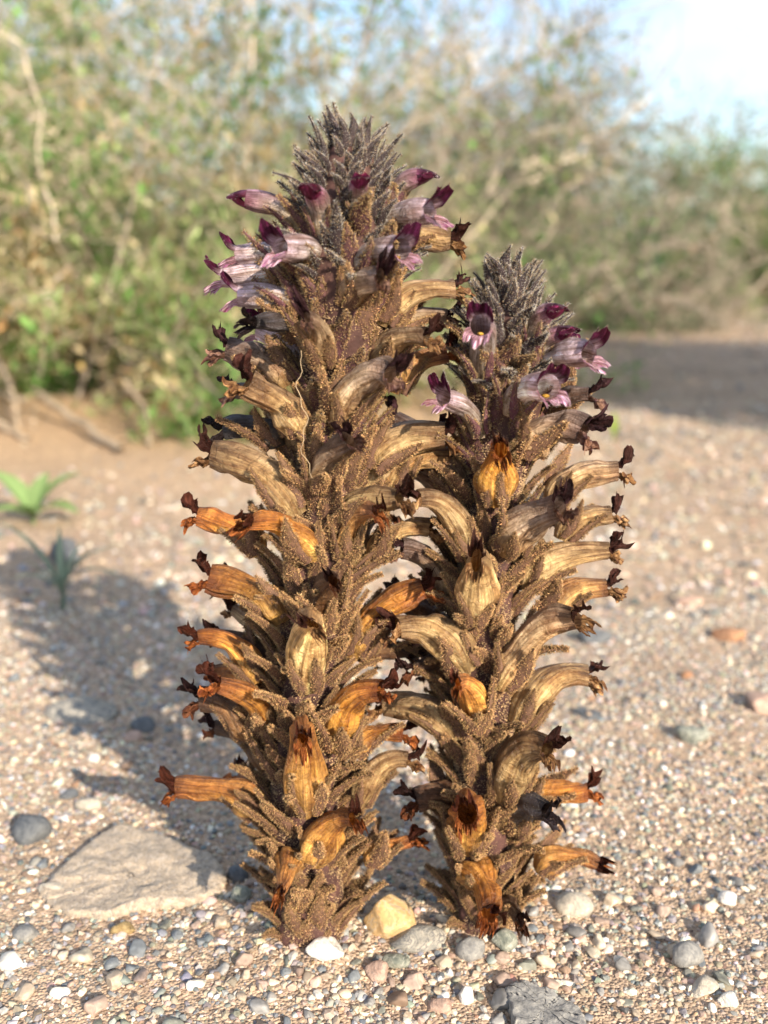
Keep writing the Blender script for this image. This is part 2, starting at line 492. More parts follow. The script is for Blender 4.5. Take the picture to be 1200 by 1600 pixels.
slab('large flat buff and grey rock lying left of the taller spike', [(-97.2, 248.6), (-95.4, 258.7), (-89.0, 275.9), (-84.2, 281.9), (-68.2, 275.9), (-50.4, 263.7), (-45.8, 254.8), (-46.8, 247.7), (-55.1, 243.8), (-66.4, 242.7), (-75.7, 238.1), (-86.7, 239.8), (-93.3, 243.8)], 3.0, (.03, .03), 'buff', 5)
stone('stone', 'round blue-grey stone at the far left beside the large flat rock', -.1109, .2800, 13, 13, 10.5, 'slate', 12, 4, .9)
stone('stone', 'pale wedge stone touching the left front corner of the flat rock', -.0942, .2510, 10, 6, 4.5, 'pale', 13)
stone('stone', 'angular yellow stone between the two spike bases', .0010, .2320, 15, 12, 11.5, 'yellow', 61, 12, .6, R(-20), R(8), .18, 4)
stone('stone', 'bright white stone lying in front of the taller spike', -.0150, .2215, 10.5, 7, 5.5, 'white', 17, 7, .72, R(12), 0, .25, 4)
stone('stone', 'small upright pale oval stone between taller spike and yellow stone', -.0103, .2335, 4.6, 4, 7.6, 'pale', 18, 2, .95)
slab('flat slate-grey rock at the bottom edge below the shorter spike', [(29.5, 207.6), (33.8, 210.3), (41.0, 206.5), (46.4, 202.2), (47.3, 194.0), (38.0, 192.6), (30.5, 197.0)], 3.6, (-.03, .05), 'grey', 9, .08)
stone('stone', 'smooth rounded grey stone at lower right', .0778, .2215, 9.2, 7.5, 7.2, 'grey', 20, 3, .9, .4, 0, .2)
stone('stone', 'blocky pale tan stone touching the rounded grey stone at lower right', .0790, .2115, 8.5, 6, 4.5, 'pale', 21, 8, .68, .5)
stone('stone', 'broad low mottled bluish stone left of the taller spike, blurred', -.1201, .3680, 30, 23, 9, 'mottled', 22, 5, .8, .1, 0, .4)
stone('stone', 'blue-grey stone right of the broad mottled stone', -.0933, .3560, 10.5, 9, 7.5, 'slate', 23, 6, .8)
stone('stone', 'tan stone in front of the blue-grey stone beside the mottled one', -.0950, .3460, 8, 6, 5, 'pink', 24, 6, .8)
stone('stone', 'single bright white pebble on sand between the mottled stone and the flat rock', -.1051, .3290, 4.8, 3.6, 3.4, 'white', 25, 3, .9)
stone('stone', 'orange-brown stone on the gravel at the right edge', .1652, .4490, 17, 12, 8, 'rust', 26, 6, .8, -.4)
stone('stone', 'pinkish stone behind the orange-brown stone at the right', .1631, .5050, 15, 11, 8.5, 'pink', 27, 6, .8)
stone('stone', 'blocky tan stone cut by the right edge of the picture', .1515, .3700, 17, 14, 12, 'pink', 28, 8, .7)
stone('stone', 'crumbly green-grey stone on the gravel right of the shorter spike', .1150, .3420, 13, 11, 9, 'green', 29, 6, .8)
stone('stone', 'golden brown angular pebble in front of the large flat rock', -.0703, .2335, 7, 5.5, 5.2, 'golden', 31, 8, .7)
stone('stone', 'pink and white stone in the gravel below the yellow stone', -.0016, .2155, 6.6, 5.5, 6, 'pink', 32, 7, .75)
stone('stone', 'wide mottled grey-buff stone between the spikes in front of the yellow stone', .0092, .2275, 15.5, 9, 6, 'mottled', 33, 8, .72, -.1)
stone('stone', 'rough grey stone just left of the shorter spike foot', .0223, .2225, 7.8, 6.5, 6.5, 'grey', 34, 6, .8)
stone('stone', 'dark green-grey stone under the shorter spike', .0310, .2255, 7.6, 6.5, 5.8, 'green', 35, 6, .8)
stone('stone', 'upright white pointed stone near the bottom edge', .0199, .2075, 4.2, 3.8, 6, 'white', 36, 7, .75)
stone('stone', 'lumpy cream stone right of the shorter spike foot', .0525, .2425, 11, 9, 7, 'pale', 37, 3, .85)
stone('stone', 'thin blue-grey slate shard tilted in the gravel right of the shorter spike', .0818, .3640, 16, 8, 4, 'slate', 38, 8, .65, -.5, R(15))
stone('stone', 'pale pink block at the bottom edge near the upright white stone', .0131, .2050, 6.4, 5, 4.2, 'pink', 39, 8, .7)
stone('stone', 'dark rough stone standing behind the blue-green seedling', -.1890, .5700, 22, 18, 22, 'slate', 40, 6, .75, 0, 0, .15)
stone('stone', 'dark round stone close to the left side of the taller spike', -.0429, .2580, 6.6, 6, 5.6, 'slate', 42, 3, .9)
stone('stone', 'dark green stone in front of the dark round one beside the taller spike', -.0405, .2480, 6.4, 6, 5.4, 'green', 43, 5, .85)
stone('stone', 'small slate chip behind the large flat rock', -.1068, .3050, 7, 5, 4.2, 'slate', 44, 7, .75)
stone('stone', 'cream stone touching the slate chip behind the large flat rock', -.0984, .2985, 9.5, 6, 5, 'pale', 45, 7, .78)
stone('stone', 'thin grey-green flake above the pink and white stone', .0030, .2200, 7.4, 5, 3.4, 'green', 46, 8, .7)
stone('stone', 'grey stone at the far left below the blue-grey round one', -.0950, .2310, 8, 6, 4.6, 'grey', 47, 6, .8)
stone('stone', 'blurred dull blue stone right of the shorter spike at mid height', .1015, .4540, 18, 13, 10, 'slate', 48, 6, .8)
stone('stone', 'white speckled stone on the sand at lower right', .0970, .2465, 6, 5.2, 4.8, 'white', 49, 6, .8)
stone('stone', 'little rust-red stone right of the shorter spike', .1319, .4040, 5.8, 5, 4.2, 'rust', 50, 5, .85)
stone('stone', 'white chipped stone near the lower right corner', .0837, .2070, 5.6, 4.4, 4, 'white', 51, 7, .75)

# individual pebbles, the largest of the loose gravel
WORDS = {'white': 'white', 'cream': 'cream', 'tan': 'tan', 'pink': 'pinkish', 'grey': 'grey', 'bluegrey': 'dark blue-grey', 'olive': 'olive grey', 'brown': 'brown', 'rust': 'rust orange'}
def zone(x, y):
    side = 'at the far left' if x < -.065 else 'below the taller spike' if x < -.012 else 'midway between the spikes' if x < .014 else 'below the shorter spike' if x < .05 else 'at the far right'
    if y < .209: return 'along the bottom edge ' + side
    if y < .222: return 'in the near gravel ' + side
    if y < .3:
        if x < -.045: return 'on the sand left of the taller spike'
        if x > .05: return 'on the sand right of the shorter spike'
        return 'close round the feet of the two spikes'
    return 'in the blurred gravel left of the spikes' if x < 0 else 'in the blurred gravel right of the spikes'
peb_mesh = {}
for c in PK:
    lst = []
    for k in range(5):
        V, F = rock_shape(3, 900 + 17 * k + PK.index(c), 10, .1, .62)
        f_ = np.exp(rng.normal(0, .18)); mb = MB()
        sp = np.exp(np.random.default_rng(k).normal(0, .13, (len(V), 1)))
        mb.add(V * np.array([.55, .44, .36]) * .001, np.array(PEB_COL[c]) * f_ * sp, tris=F)
        lst.append(mb.mesh('pebble', M_GRAIN))
    peb_mesh[c] = lst
bpy.context.view_layer.update()
placed = [(o.location.x, o.location.y, max(o.dimensions[:2]) / 2 * (.75 if o.name.startswith('flat') else 1)) for o in COL.objects if o.name.startswith(('stone', 'flat_rock'))]
cnt = 0
r_ = np.random.default_rng(77)
while cnt < 258:
    y = math.sqrt(r_.uniform(.19 ** 2, .42 ** 2)) if r_.uniform() < .6 else r_.uniform(.195, .265)
    x = r_.uniform(-1, 1) * .4 * (y * .97 + .041)
    big = 1.0
    if cnt < 120:        # the coarse litter banked up between and in front of the spikes
        x, y = .008 + r_.normal(0, .035), .221 + r_.normal(0, .012); big = 1.25
    s = big * (2.2 + 4.2 * r_.uniform() ** 2) * (1 + max(0, y - .26) * 1.6)
    if math.hypot(x + .0193, y - .2316) < .0115 or math.hypot(x - .0275, y - .2357) < .011: continue
    if any(math.hypot(x - a, y - b) < c_ * .9 + s * .0005 for a, b, c_ in placed): continue
    placed.append((x, y, s * .0005)); cnt += 1
    c = PK[r_.choice(len(PK), p=PW / PW.sum())]
    o = link('pebble', peb_mesh[c][r_.integers(5)])
    o.location = (x, y, float(gz(np.array(x), np.array(y))) + s * r_.uniform(.0, .00016))
    o.rotation_euler = (r_.normal(0, .3), r_.normal(0, .3), r_.uniform(0, 6.28))
    o.scale = (s, s * r_.uniform(.75, 1.1), s * r_.uniform(.7, 1.1))
    z_ = zone(x, y)
    sw = 'tiny' if s < 3.2 else 'small' if s < 4.6 else 'larger'
    tag(o, f'{sw} {WORDS[c]} pebble lying {z_}', 'pebble', f'{sw} {WORDS[c]} pebbles {z_}')


# ------------------------------------------------------------------ the two flowering spikes (millimetres, plant-local)
AXIS_L = [(0.0, 0.0), (40.1, -1.1), (73.8, 0.5), (116.5, 5.5), (139.7, 7.5), (168.9, 10.8), (189.7, 11.8), (207.6, 11.1)]
FLOWERS_L = [
(-1.0,0.0,183.5, -11.4,0.0,188.2, 'b',6.5),
(5.5,-8.7,181.8, 4.5,-15.4,188.6, 'b',5.7),
(13.9,-10.2,184.0, 14.3,-16.8,190.5, 'b',4.8),
(3.5,-7.3,175.8, -2.3,-18.7,177.2, 'F',7.2),
(-3.1,2.0,175.2, -14.1,4.0,176.2, 'F',6.3),
(-1.4,1.5,170.3, -17.7,3.0,171.1, 'F',6.1),
(-1.3,-1.0,165.2, -13.6,-2.0,167.2, 'F',7.0),
(-2.2,1.5,159.2, -10.1,-8.3,161.7, 'D',5.6),
(21.9,-0.4,187.2, 27.0,-3.4,192.6, 'b',5.7),
(20.2,-4.8,182.5, 29.0,-13.0,184.9, 'F',7.1),
(21.5,0.8,178.2, 33.8,1.6,178.5, 'T',6.3),
(15.3,-9.6,174.0, 23.0,-19.7,177.2, 'F',7.2),
(12.4,-10.3,167.3, 18.3,-21.8,171.3, 'G',6.7),
(19.9,-3.8,163.0, 34.7,0.0,168.9, 'T',7.6),
(21.6,3.0,158.7, 34.3,6.0,163.5, 'G',5.8),
(5.2,-9.7,153.9, 3.7,-22.1,162.2, 'G',5.9),
(-4.9,0.0,148.9, -18.3,0.0,154.5, 'G',7.7),
(-1.3,-7.4,138.5, -11.3,-14.7,147.7, 'T',7.7),
(-7.2,1.5,134.4, -18.4,3.0,137.4, 'D',6.9),
(-3.0,-6.2,119.6, -20.7,-1.0,130.4, 'T',8.5),
(-12.5,1.0,108.0, -26.8,2.0,115.4, 'O',7.1),
(1.0,-11.8,110.3, -9.8,-21.0,118.2, 'O',7.3),
(18.7,-3.7,152.3, 28.2,-13.6,158.6, 'T',6.8),
(22.6,2.0,147.2, 33.4,4.0,153.3, 'O',6.5),
(9.8,-11.3,141.3, 20.9,-21.5,151.1, 'G',8.0),
(5.1,-10.4,126.2, 12.3,-22.5,138.5, 'G',8.1),
(18.1,-1.0,128.9, 34.8,-2.0,135.7, 'T',8.7),
(22.7,2.5,123.5, 34.2,5.0,128.7, 'T',7.0),
(11.3,-10.9,119.2, 23.2,-19.5,124.7, 'T',6.7),
(10.7,-8.6,109.1, 16.8,-20.3,121.5, 'O',6.7),
(18.1,0.0,106.7, 31.3,0.0,113.0, 'T',7.4),
(-7.0,-4.3,93.0, -22.0,-1.0,99.8, 'O',8.7),
(-13.9,0.0,75.5, -27.5,0.0,84.0, 'O',8.2),
(4.0,-10.4,92.0, 7.0,-22.9,106.9, 'B',7.7),
(1.2,-12.5,78.1, 3.6,-27.0,98.0, 'T',10.0),
(12.7,-0.5,82.5, 28.0,-1.0,96.6, 'O',7.8),
(14.8,3.0,79.7, 25.8,6.0,77.8, 'B',6.4),
(-10.9,-1.5,61.5, -19.2,-13.7,78.7, 'O',8.0),
(-16.0,1.0,59.4, -29.6,2.0,68.4, 'B',7.7),
(8.2,-7.9,60.3, 19.0,-17.4,79.3, 'O',7.6),
(12.1,1.5,54.2, 24.6,3.0,56.6, 'O',6.5),
(0.7,-12.4,45.9, 1.5,-27.0,69.9, 'O',9.3),
(-14.5,-0.0,38.0, -32.7,0.0,42.7, 'O',9.2),
(13.9,-0.5,41.3, 25.8,-1.0,52.2, 'T',7.8),
(3.1,-11.2,31.1, 12.1,-22.0,47.5, 'O',9.2),
(16.8,0.0,23.8, 27.3,0.0,28.3, 'O',7.0),
(-4.3,-10.9,29.6, -5.8,-24.4,28.7, 'O',8.3)]
BASE_L = (-0.0193, 0.2316, 0)
AXIS_R = [(-2.2, 0.4), (28.5, -1.1), (65.0, -2.1), (90.9, -2.4), (115.5, -1.4), (139.1, 0.9), (161.5, 1.7), (177.1, 0.4)]
FLOWERS_R = [
(-5.3,-8.1,150.8, -7.1,-21.2,161.5, 'F',6.9),
(6.9,-8.0,157.4, 9.3,-13.1,164.1, 'b',5.9),
(9.1,-5.6,154.9, 12.3,-10.2,159.2, 'b',5.4),
(10.6,-4.8,151.3, 17.2,-16.7,155.2, 'F',7.8),
(2.3,-11.4,143.3, 7.6,-24.1,148.8, 'F',7.8),
(14.9,2.0,140.0, 18.8,-10.5,146.1, 'G',6.1),
(-6.5,-7.7,137.5, -14.5,-16.9,145.5, 'F',5.8),
(7.0,-7.5,133.0, 18.2,-13.8,139.0, 'G',8.2),
(-1.7,-11.5,122.0, -2.7,-24.8,135.7, 'O',6.7),
(14.8,0.5,120.2, 28.4,1.0,125.2, 'T',7.7),
(17.5,1.5,110.6, 29.0,3.0,114.2, 'T',7.5),
(2.5,-11.2,110.2, 10.7,-22.9,123.2, 'G',8.7),
(9.5,0.0,97.9, 29.5,0.0,107.1, 'T',9.7),
(-5.6,-12.0,93.1, -6.2,-26.5,111.6, 'T',9.4),
(15.0,0.0,90.5, 28.5,0.0,95.9, 'T',7.9),
(-7.8,-9.5,108.2, -19.6,-15.2,122.0, 'T',7.4),
(-13.0,1.5,92.9, -23.2,-5.2,108.9, 'G',7.2),
(2.8,-10.7,76.6, 16.1,-16.4,93.1, 'T',9.2),
(-9.1,-9.5,80.3, -24.1,-10.6,89.7, 'T',9.0),
(7.4,-4.9,64.6, 24.2,-1.0,74.9, 'T',8.8),
(-4.8,-11.6,65.3, -10.5,-24.5,80.9, 'O',8.7),
(-11.5,-5.4,60.5, -27.8,-2.0,65.9, 'T',8.2),
(3.7,-10.6,46.0, 11.7,-21.4,63.1, 'T',9.5),
(10.8,0.0,38.2, 26.4,0.0,40.8, 'O',7.7),
(-6.8,-11.4,31.8, -8.7,-26.9,50.0, 'O',10.0),
(16.0,-1.0,19.6, 30.0,-2.0,21.0, 'O',7.8),
(-4.4,-11.9,23.0, -2.3,-26.9,22.7, 'O',9.5),
(-12.7,3.5,79.3, -21.1,-6.1,76.3, 'B',5.8),
(-10.8,-2.0,39.0, -21.0,-7.2,43.8, 'B',7.3),
(7.4,-6.5,34.3, 11.0,-20.2,46.0, 'D',8.3),
(4.1,-9.6,10.2, 5.8,-22.1,17.4, 'B',6.2)]
BASE_R = (0.0275, 0.2357, 0)

def bract_mesh(name, seed, L, W, th, bend, base, tip, crust, n_gr, hair=0, hcol=(.52, .5, .47), tipc=None):
    """lanceolate scale along +Z curving outward (+X); crusted with gland hairs"""
    r = np.random.default_rng(seed); nt_, ns = 13, 12
    t = np.linspace(0, 1, nt_)
    ang = bend * t ** 1.3
    dz, dx = np.cos(ang), np.sin(ang)
    C = np.stack([np.concatenate([[0], np.cumsum((dx[1:] + dx[:-1]) / 2)]), np.zeros(nt_), np.concatenate([[0], np.cumsum((dz[1:] + dz[:-1]) / 2)])], 1) * L / (nt_ - 1)
    C[:, 1] += W * .25 * np.sin(t * r.uniform(2, 4) + r.uniform(0, 6))
    T = np.stack([dx, 0 * dx, dz], 1); Nn = np.stack([dz, 0 * dx, -dx], 1); S = np.array([0, 1., 0])
    w = W / 2 * (np.sin(np.clip(t * .9 + .1, 0, 1) * math.pi) ** .8 * (1.15 - .7 * t) + .06 * (1 - t))
    w[-1] = W * .03
    th_ = th / 2 * (1 - .7 * t)
    a = np.arange(ns) * 2 * math.pi / ns
    ca, sa = np.cos(a), np.sin(a)
    keel = .35 * w[:, None] * (np.abs(ca)[None] ** 2)       # edges fold inwards
    wr = 1 + .12 * np.sin(a[None] * 3 + 5 * t[:, None] + r.uniform(0, 6))
    V = C[:, None] + (w[:, None] * ca[None] * wr)[..., None] * S + ((th_[:, None] * sa[None]) * wr - keel)[..., None] * Nn[:, None]
    base, tip = np.array(base), np.array(tip)
    col = base + (tip - base) * (t[:, None, None] ** 1.5)
    col = np.repeat(col, ns, 1) * np.exp(r.normal(0, .18, (nt_, ns, 1)))
    mb = MB(); mb.add(V, col.reshape(-1, 3), quads=grid_quads(nt_, ns, True))
    def sample(n):
        ti = r.uniform(0, nt_ - 1.01, n); aj = r.uniform(0, ns, n)
        i = ti.astype(int); j = aj.astype(int) % ns; fi = (ti - i)[:, None]; fj = (aj % 1)[:, None]; j2 = (j + 1) % ns
        P = (V[i, j] * (1 - fj) + V[i, j2] * fj) * (1 - fi) + (V[i + 1, j] * (1 - fj) + V[i + 1, j2] * fj) * fi
        c_ = C[i] * (1 - fi) + C[i + 1] * fi
        D = unit(P - c_ + Nn[i] * np.sin(aj / ns * 6.283)[:, None] * w[i][:, None] * .8)
        return P, D, T[i], i / nt_
    if n_gr:
        P, D, Tt, ti = sample(int(n_gr * 2.1))
        kk = wob(P[:, 1] * 1.9 + seed, P[:, 2] * 1.1, seed) + r.normal(0, .45, len(P)) > -.6       # bare fleshy patches
        P, D, Tt = P[kk], D[kk], Tt[kk]; n_gr = len(P)
        k = np.exp(r.normal(0, .36, (n_gr, 1)))
        cc = np.array(crust) * k * np.exp(r.normal(0, .06, (n_gr, 3)))
        granules(mb, P, unit(D + Tt * .35 + r.normal(0, .35, D.shape)), r.uniform(.25, 1.0, n_gr), r.uniform(.035, .08, n_gr), cc)
    if hair:
        P, D, Tt, ti = sample(hair)
        hairs(mb, P, unit(D + Tt * .7 + r.normal(0, .3, D.shape)), r.uniform(.4, .95, hair), .028, np.array(hcol) * np.exp(r.normal(0, .2, (hair, 1))))
    return mb.mesh(name, M_CRUST, True, .001)

CRUST = (.37, .225, .105)
BR_TAN = [bract_mesh('bract', 10 + k, rng.uniform(13, 19), rng.uniform(4.2, 6.2), 1.6, rng.uniform(-.25, .7), (.11, .056, .04), (.18, .105, .06), np.array(CRUST) * rng.uniform(.75, 1.15), 950) for k in range(12)]
BR_PUR = [bract_mesh('bract', 40 + k, rng.uniform(11, 15), rng.uniform(3.6, 5.2), 1.4, rng.uniform(-.1, .6), (.08, .032, .038), (.12, .06, .055), np.array((.33, .21, .1)) * rng.uniform(.75, 1.1), 760, 60) for k in range(8)]
BR_BUD = [bract_mesh('bud_bract', 70 + k, rng.uniform(8, 11.5), rng.uniform(2.7, 3.9), 1.1, rng.uniform(.0, .6), (.04, .026, .027), (.045, .034, .038), np.array((.3, .22, .14)) * rng.uniform(.5, 1.1), 150, 270) for k in range(10)]
BR_BASE = [bract_mesh('scale_leaf', 95 + k, rng.uniform(10, 14), rng.uniform(5.5, 8), 2.2, rng.uniform(.3, 1.0), (.085, .035, .03), (.2, .115, .06), np.array((.36, .22, .105)), 600) for k in range(5)]
CX_TAN = [bract_mesh('calyx_lobe', 120 + k, rng.uniform(11, 16), rng.uniform(3.4, 5.0), 1.4, rng.uniform(-.2, .45), (.12, .062, .042), (.18, .105, .06), np.array(CRUST) * rng.uniform(.75, 1.15), 640) for k in range(8)]
CX_PUR = [bract_mesh('calyx_lobe', 140 + k, rng.uniform(9, 13), rng.uniform(2.0, 3.0), 1.1, rng.uniform(-.1, .5), (.1, .035, .05), (.14, .07, .07), (.32, .21, .11), 280, 60) for k in range(6)]

# colour recipes: base, middle, mouth, dorsal tint, upper lip, lower lip, lower-lip stripe, wrinkle, lip length, lip shrivel
KIND = {
 'F': dict(base=(.55, .44, .3), mid=(.72, .64, .62), mouth=(.68, .5, .6), dorsal=(.56, .44, .52), up=(.08, .013, .045), low=(.74, .48, .6), stripe=(.26, .035, .2), wr=.04, lip=5.6, shr=0.2, bend=1.25),
 'b': dict(base=(.46, .36, .2), mid=(.55, .45, .38), mouth=(.36, .12, .22), dorsal=(.34, .19, .26), up=(.065, .012, .032), low=(.22, .03, .1), stripe=(.15, .02, .08), wr=.02, lip=5.5, shr=.1, bend=-.15),
 'G': dict(base=(.5, .31, .13), mid=(.46, .34, .24), mouth=(.26, .17, .15), dorsal=(.27, .21, .2), up=(.045, .02, .024), low=(.32, .19, .14), stripe=(.09, .04, .06), wr=0.085, lip=5.4, shr=.8, bend=1.2),
 'T': dict(base=(.7, .5, .24), mid=(.64, .44, .2), mouth=(.44, .27, .13), dorsal=(.4, .26, .14), up=(.055, .022, .018), low=(.36, .21, .1), stripe=(.1, .04, .03), wr=.11, lip=5.0, shr=.95, bend=1.25),
 'O': dict(base=(.7, .42, .13), mid=(.7, .33, .055), mouth=(.5, .16, .035), dorsal=(.54, .22, .045), up=(.07, .022, .014), low=(.4, .14, .045), stripe=(.12, .03, .02), wr=.12, lip=5.0, shr=.95, bend=1.2),
 'B': dict(base=(.32, .16, .05), mid=(.22, .11, .045), mouth=(.12, .055, .03), dorsal=(.15, .08, .045), up=(.03, .014, .014), low=(.15, .06, .03), stripe=(.06, .02, .02), wr=.13, lip=5.0, shr=.9, bend=1.1),
 'D': dict(base=(.12, .1, .09), mid=(.085, .075, .08), mouth=(.05, .042, .05), dorsal=(.07, .062, .075), up=(.02, .014, .017), low=(.05, .04, .045), stripe=(.03, .02, .03), wr=.1, lip=5.0, shr=.8, bend=1.0),
}

def corolla(P0, P3, wid, kind, axis_at, seed):
    """returns tube, upper lip and lower lip builders (mm, relative to P0) and the start frame"""
    r = np.random.default_rng(seed); K = KIND[kind]
    ax = axis_at(P3[2]); out = P3 - np.array([ax, 0, P3[2]]); out[2] = 0; out = unit(out)
    up = np.array([0, 0, 1.])
    P0 = P0 - up * 2.2 - out * 1.5
    if K['shr'] > .3: P3 = P3 + (P0 - P3) * r.uniform(-.06, .08) + r.normal(0, .6, 3)
    L = np.linalg.norm(P3 - P0)
    rise = (P3[2] - P0[2]) / L
    P1 = P0 + L * .42 * unit(up * 1.0 + out * .35) * (1.0 if rise > 0 else .4)
    hook = r.uniform(-.5, .1) if K['shr'] > .3 else 0
    P2 = P3 - L * .40 * unit(out * 1.0 + up * (hook + .05 + .35 * rise - (.12 if kind == 'F' else 0)) + r.normal(0, .08, 3))
    if kind == 'F': wid *= 1.04
    nt_, ns = 28, 48
    t = np.linspace(0, 1, nt_)[:, None]
    C = (1 - t) ** 3 * P0 + 3 * (1 - t) ** 2 * t * P1 + 3 * (1 - t) * t * t * P2 + t ** 3 * P3
    T = unit(np.gradient(C, axis=0)); ref = unit(up - out + 1e-6)
    S = unit(np.cross(T, ref)); Nn = np.cross(S, T)
    if K['shr'] > .3:       # dried tubes twist
        tw = (r.normal(0, .45) * t ** 1.5); S, Nn = S * np.cos(tw) + Nn * np.sin(tw), Nn * np.cos(tw) - S * np.sin(tw)
        wid = wid * r.uniform(.85, 1.2)
    tt = t[:, 0]
    w = wid / 2
    prof = np.interp(tt, [0, .08, .2, .36, .5, .75, .9, 1], [.55, .74, .86, .8, .8, .92, .9, .78 if kind != 'b' else .7])
    if K['shr'] > .3:
        prof = np.interp(tt, [0, .08, .22, .38, .55, .78, .92, 1], [.5, .86, 1.16, 1.05, .94, .98, .95, .84])
        neck = np.interp(tt, [0, .08, .22, .38, .55, .75, .9, 1], [.5, .9, 1.2, 1.1, .86, .62, .58, .62])
        prof = prof + (neck - prof) * r.uniform(0, .85) ** 2
    lat = 1 - np.interp(tt, [0, .35, .8, 1], [0, .02, .3, .58]) * min(1.25, (K['shr'] * 1.15 + (.12 if kind == 'F' else 0)) * (r.uniform(.7, 1.35) if K['shr'] > .3 else 1))
    prof = np.convolve(np.pad(prof, 2, 'edge'), np.ones(5) / 5, 'valid')
    a = np.arange(ns) * 2 * math.pi / ns
    ca, sa = np.cos(a)[None], np.sin(a)[None]
    wr = np.zeros((nt_, ns))
    for kf in (2, 3, 5, 7, 11, 15):
        ph, dr = r.uniform(0, 6.28), r.normal(0, 1.6)
        wr += np.sin(kf * a[None] + ph + dr * t + .9 * np.sin(3 * t + ph)) * (1.0 if kf < 8 else .55) * r.uniform(.4, 1)
    wr = wr / 2.2 * K['wr']
    if K['shr'] > .3:       # sharp papery pleats
        for kf in (4, 6, 9):
            ph, dr = r.uniform(0, 6.28), r.normal(0, 1.2)
            wr -= r.uniform(.3, 1) * K['wr'] * .8 * (1 - np.abs(np.sin(kf / 2 * a[None] + ph + dr * t + .5 * np.sin(6 * t + ph)))) ** 3
    lump = 1 + K['wr'] * 1.1 * np.sin(tt * r.uniform(5, 10) + r.uniform(0, 6))[:, None]
    collapse = 1 - .06 * K['shr'] * np.clip(tt * 1.4, 0, 1)[:, None]        # dried tubes sag flat from above
    # ventral furrows: two folds run along the lower side
    fold = -.13 * np.exp(-((a[None] - 4.2) / .25) ** 2) - .13 * np.exp(-((a[None] - 5.2) / .25) ** 2)
    dent = np.zeros((nt_, ns))
    for _ in range(int(16 * K['shr'])):
        t0, a0, wt, wa = r.uniform(.15, 1), r.uniform(0, 6.28), r.uniform(.04, .12), r.uniform(.25, .7)
        da = (a[None] - a0 + math.pi) % (2 * math.pi) - math.pi
        dent += r.uniform(-.3, .11) * np.exp(-((t - t0) / wt) ** 2 - (da / wa) ** 2)
    rad = w * prof[:, None] * lump * (1 + wr + dent + fold * (.5 + .5 * t))
    V = C[:, None] + (rad * ca * lat[:, None])[..., None] * S[:, None] + (rad * sa * .86 * collapse)[..., None] * Nn[:, None]
    if K['shr'] > .3 and kind in 'TOG':      # no two withered alike: lean towards another stage of drying
        K2 = KIND[r.choice(list('TOGB'))]; q_ = r.uniform(0, .45)
        g = lambda k: np.array(K[k]) * (1 - q_) + np.array(K2[k]) * q_
    else: g = lambda k: np.array(K[k])
    c = np.where(t < .5, g('base') + (g('mid') - g('base')) * np.clip(t * 2, 0, 1), g('mid') + (g('mouth') - g('mid')) * np.clip(t * 2 - 1, 0, 1) ** 1.4)
    dors = np.clip(sa, 0, 1)[..., None] * np.clip(t * 1.8, 0, 1)[..., None] * .95
    col = c[:, None] * (1 - dors) + g('dorsal') * dors
    nz = np.sin(a * r.integers(2, 5) + r.uniform(0, 6))[None] * np.sin(tt * 7 + r.uniform(0, 6))[:, None]
    col = col * np.exp(.2 * nz + r.normal(0, .14))[..., None]
    if K['shr'] > .3:       # browned rim and blotches
        edge = np.clip((tt - .82) / .18, 0, 1)[:, None] * (.4 + .6 * np.clip(sa, 0, 1))
        col = col * (1 - edge[..., None]) + (g('mouth') * .42) * edge[..., None]
    fib = np.stack([np.repeat(ca * 2.8, nt_, 0), np.repeat(sa * 2.8, nt_, 0), np.repeat(tt[:, None] * 1.1, ns, 1)], -1) + r.uniform(0, 40, 3)
    tube = MB(); tube.add(V - P0, np.clip(col, .005, .85).reshape(-1, 3), quads=grid_quads(nt_, ns, True), fib=fib)
    # fine hairs
    nh = {'F': 420, 'b': 380, 'D': 160}.get(kind, 240)
    i = (r.uniform(.25, 1, nh) * (nt_ - 1)).astype(int); j = r.integers(0, ns, nh)
    Pn = V[i, j]; D = unit(Pn - C[i])
    hc = (.75, .68, .68) if kind in 'Fb' else (.5, .38, .25)
    hairs(tube, Pn - P0, unit(D + .3 * T[i] + r.normal(0, .35, D.shape)), r.uniform(.25, .7, nh), .022, np.array(hc) * np.exp(r.normal(0, .2, (nh, 1))))
    # lips
    Ce, Te, Se, Ne = C[-1], T[-1], S[-1], Nn[-1]
    re = rad[-1].mean(); le = lat[-1]
    def lip(cen, half, length, bend, lobed, colr, stripe, sgn, shr, flare=1.35):
        nu, nv = 15, 13
        u = np.linspace(-1, 1, nu)[:, None]; v = np.linspace(0, 1, nv)[None]
        th = cen + u * half
        ell = length * (1 - lobed * np.exp(-(u / .16) ** 2) - .55 * np.abs(u) ** 2.6)
        ell = ell * (1 + shr * .25 * np.sin(u * 6 + r.uniform(0, 6)))
        be = bend * (1 + shr * .5 * np.sin(u * 4 + r.uniform(0, 6))) + shr * .9 * r.normal(0, .35)
        angv = be * v ** .8 + .02
        along = np.sin(np.maximum(np.abs(angv), 1e-3)) / np.maximum(np.abs(angv), 1e-3) * v * ell
        lift = (1 - np.cos(angv)) / np.where(np.abs(angv) < 1e-3, 1e-3, angv) * v * ell
        rr = re * .97 + 0 * v
        lat = (1 + (flare - 1) * np.sin(v * 2.2)) * (1 - .25 * shr * v)
        x = rr * np.cos(th) * lat * (le + (1 - le) * .4 * v); y = rr * np.sin(th) * .86 * (1 - .25 * shr)
        rip = shr * (.7 * np.sin(u * 9 + v * 5 + r.uniform(0, 6)) + .5 * np.sin(u * 5 - v * 9 + r.uniform(0, 6))) * v + .12 * np.sin(u * 7 + r.uniform(0, 6)) * v
        X = Ce + x[..., None] * Se + (y + sgn * lift + rip)[..., None] * Ne + (along - .3)[..., None] * Te
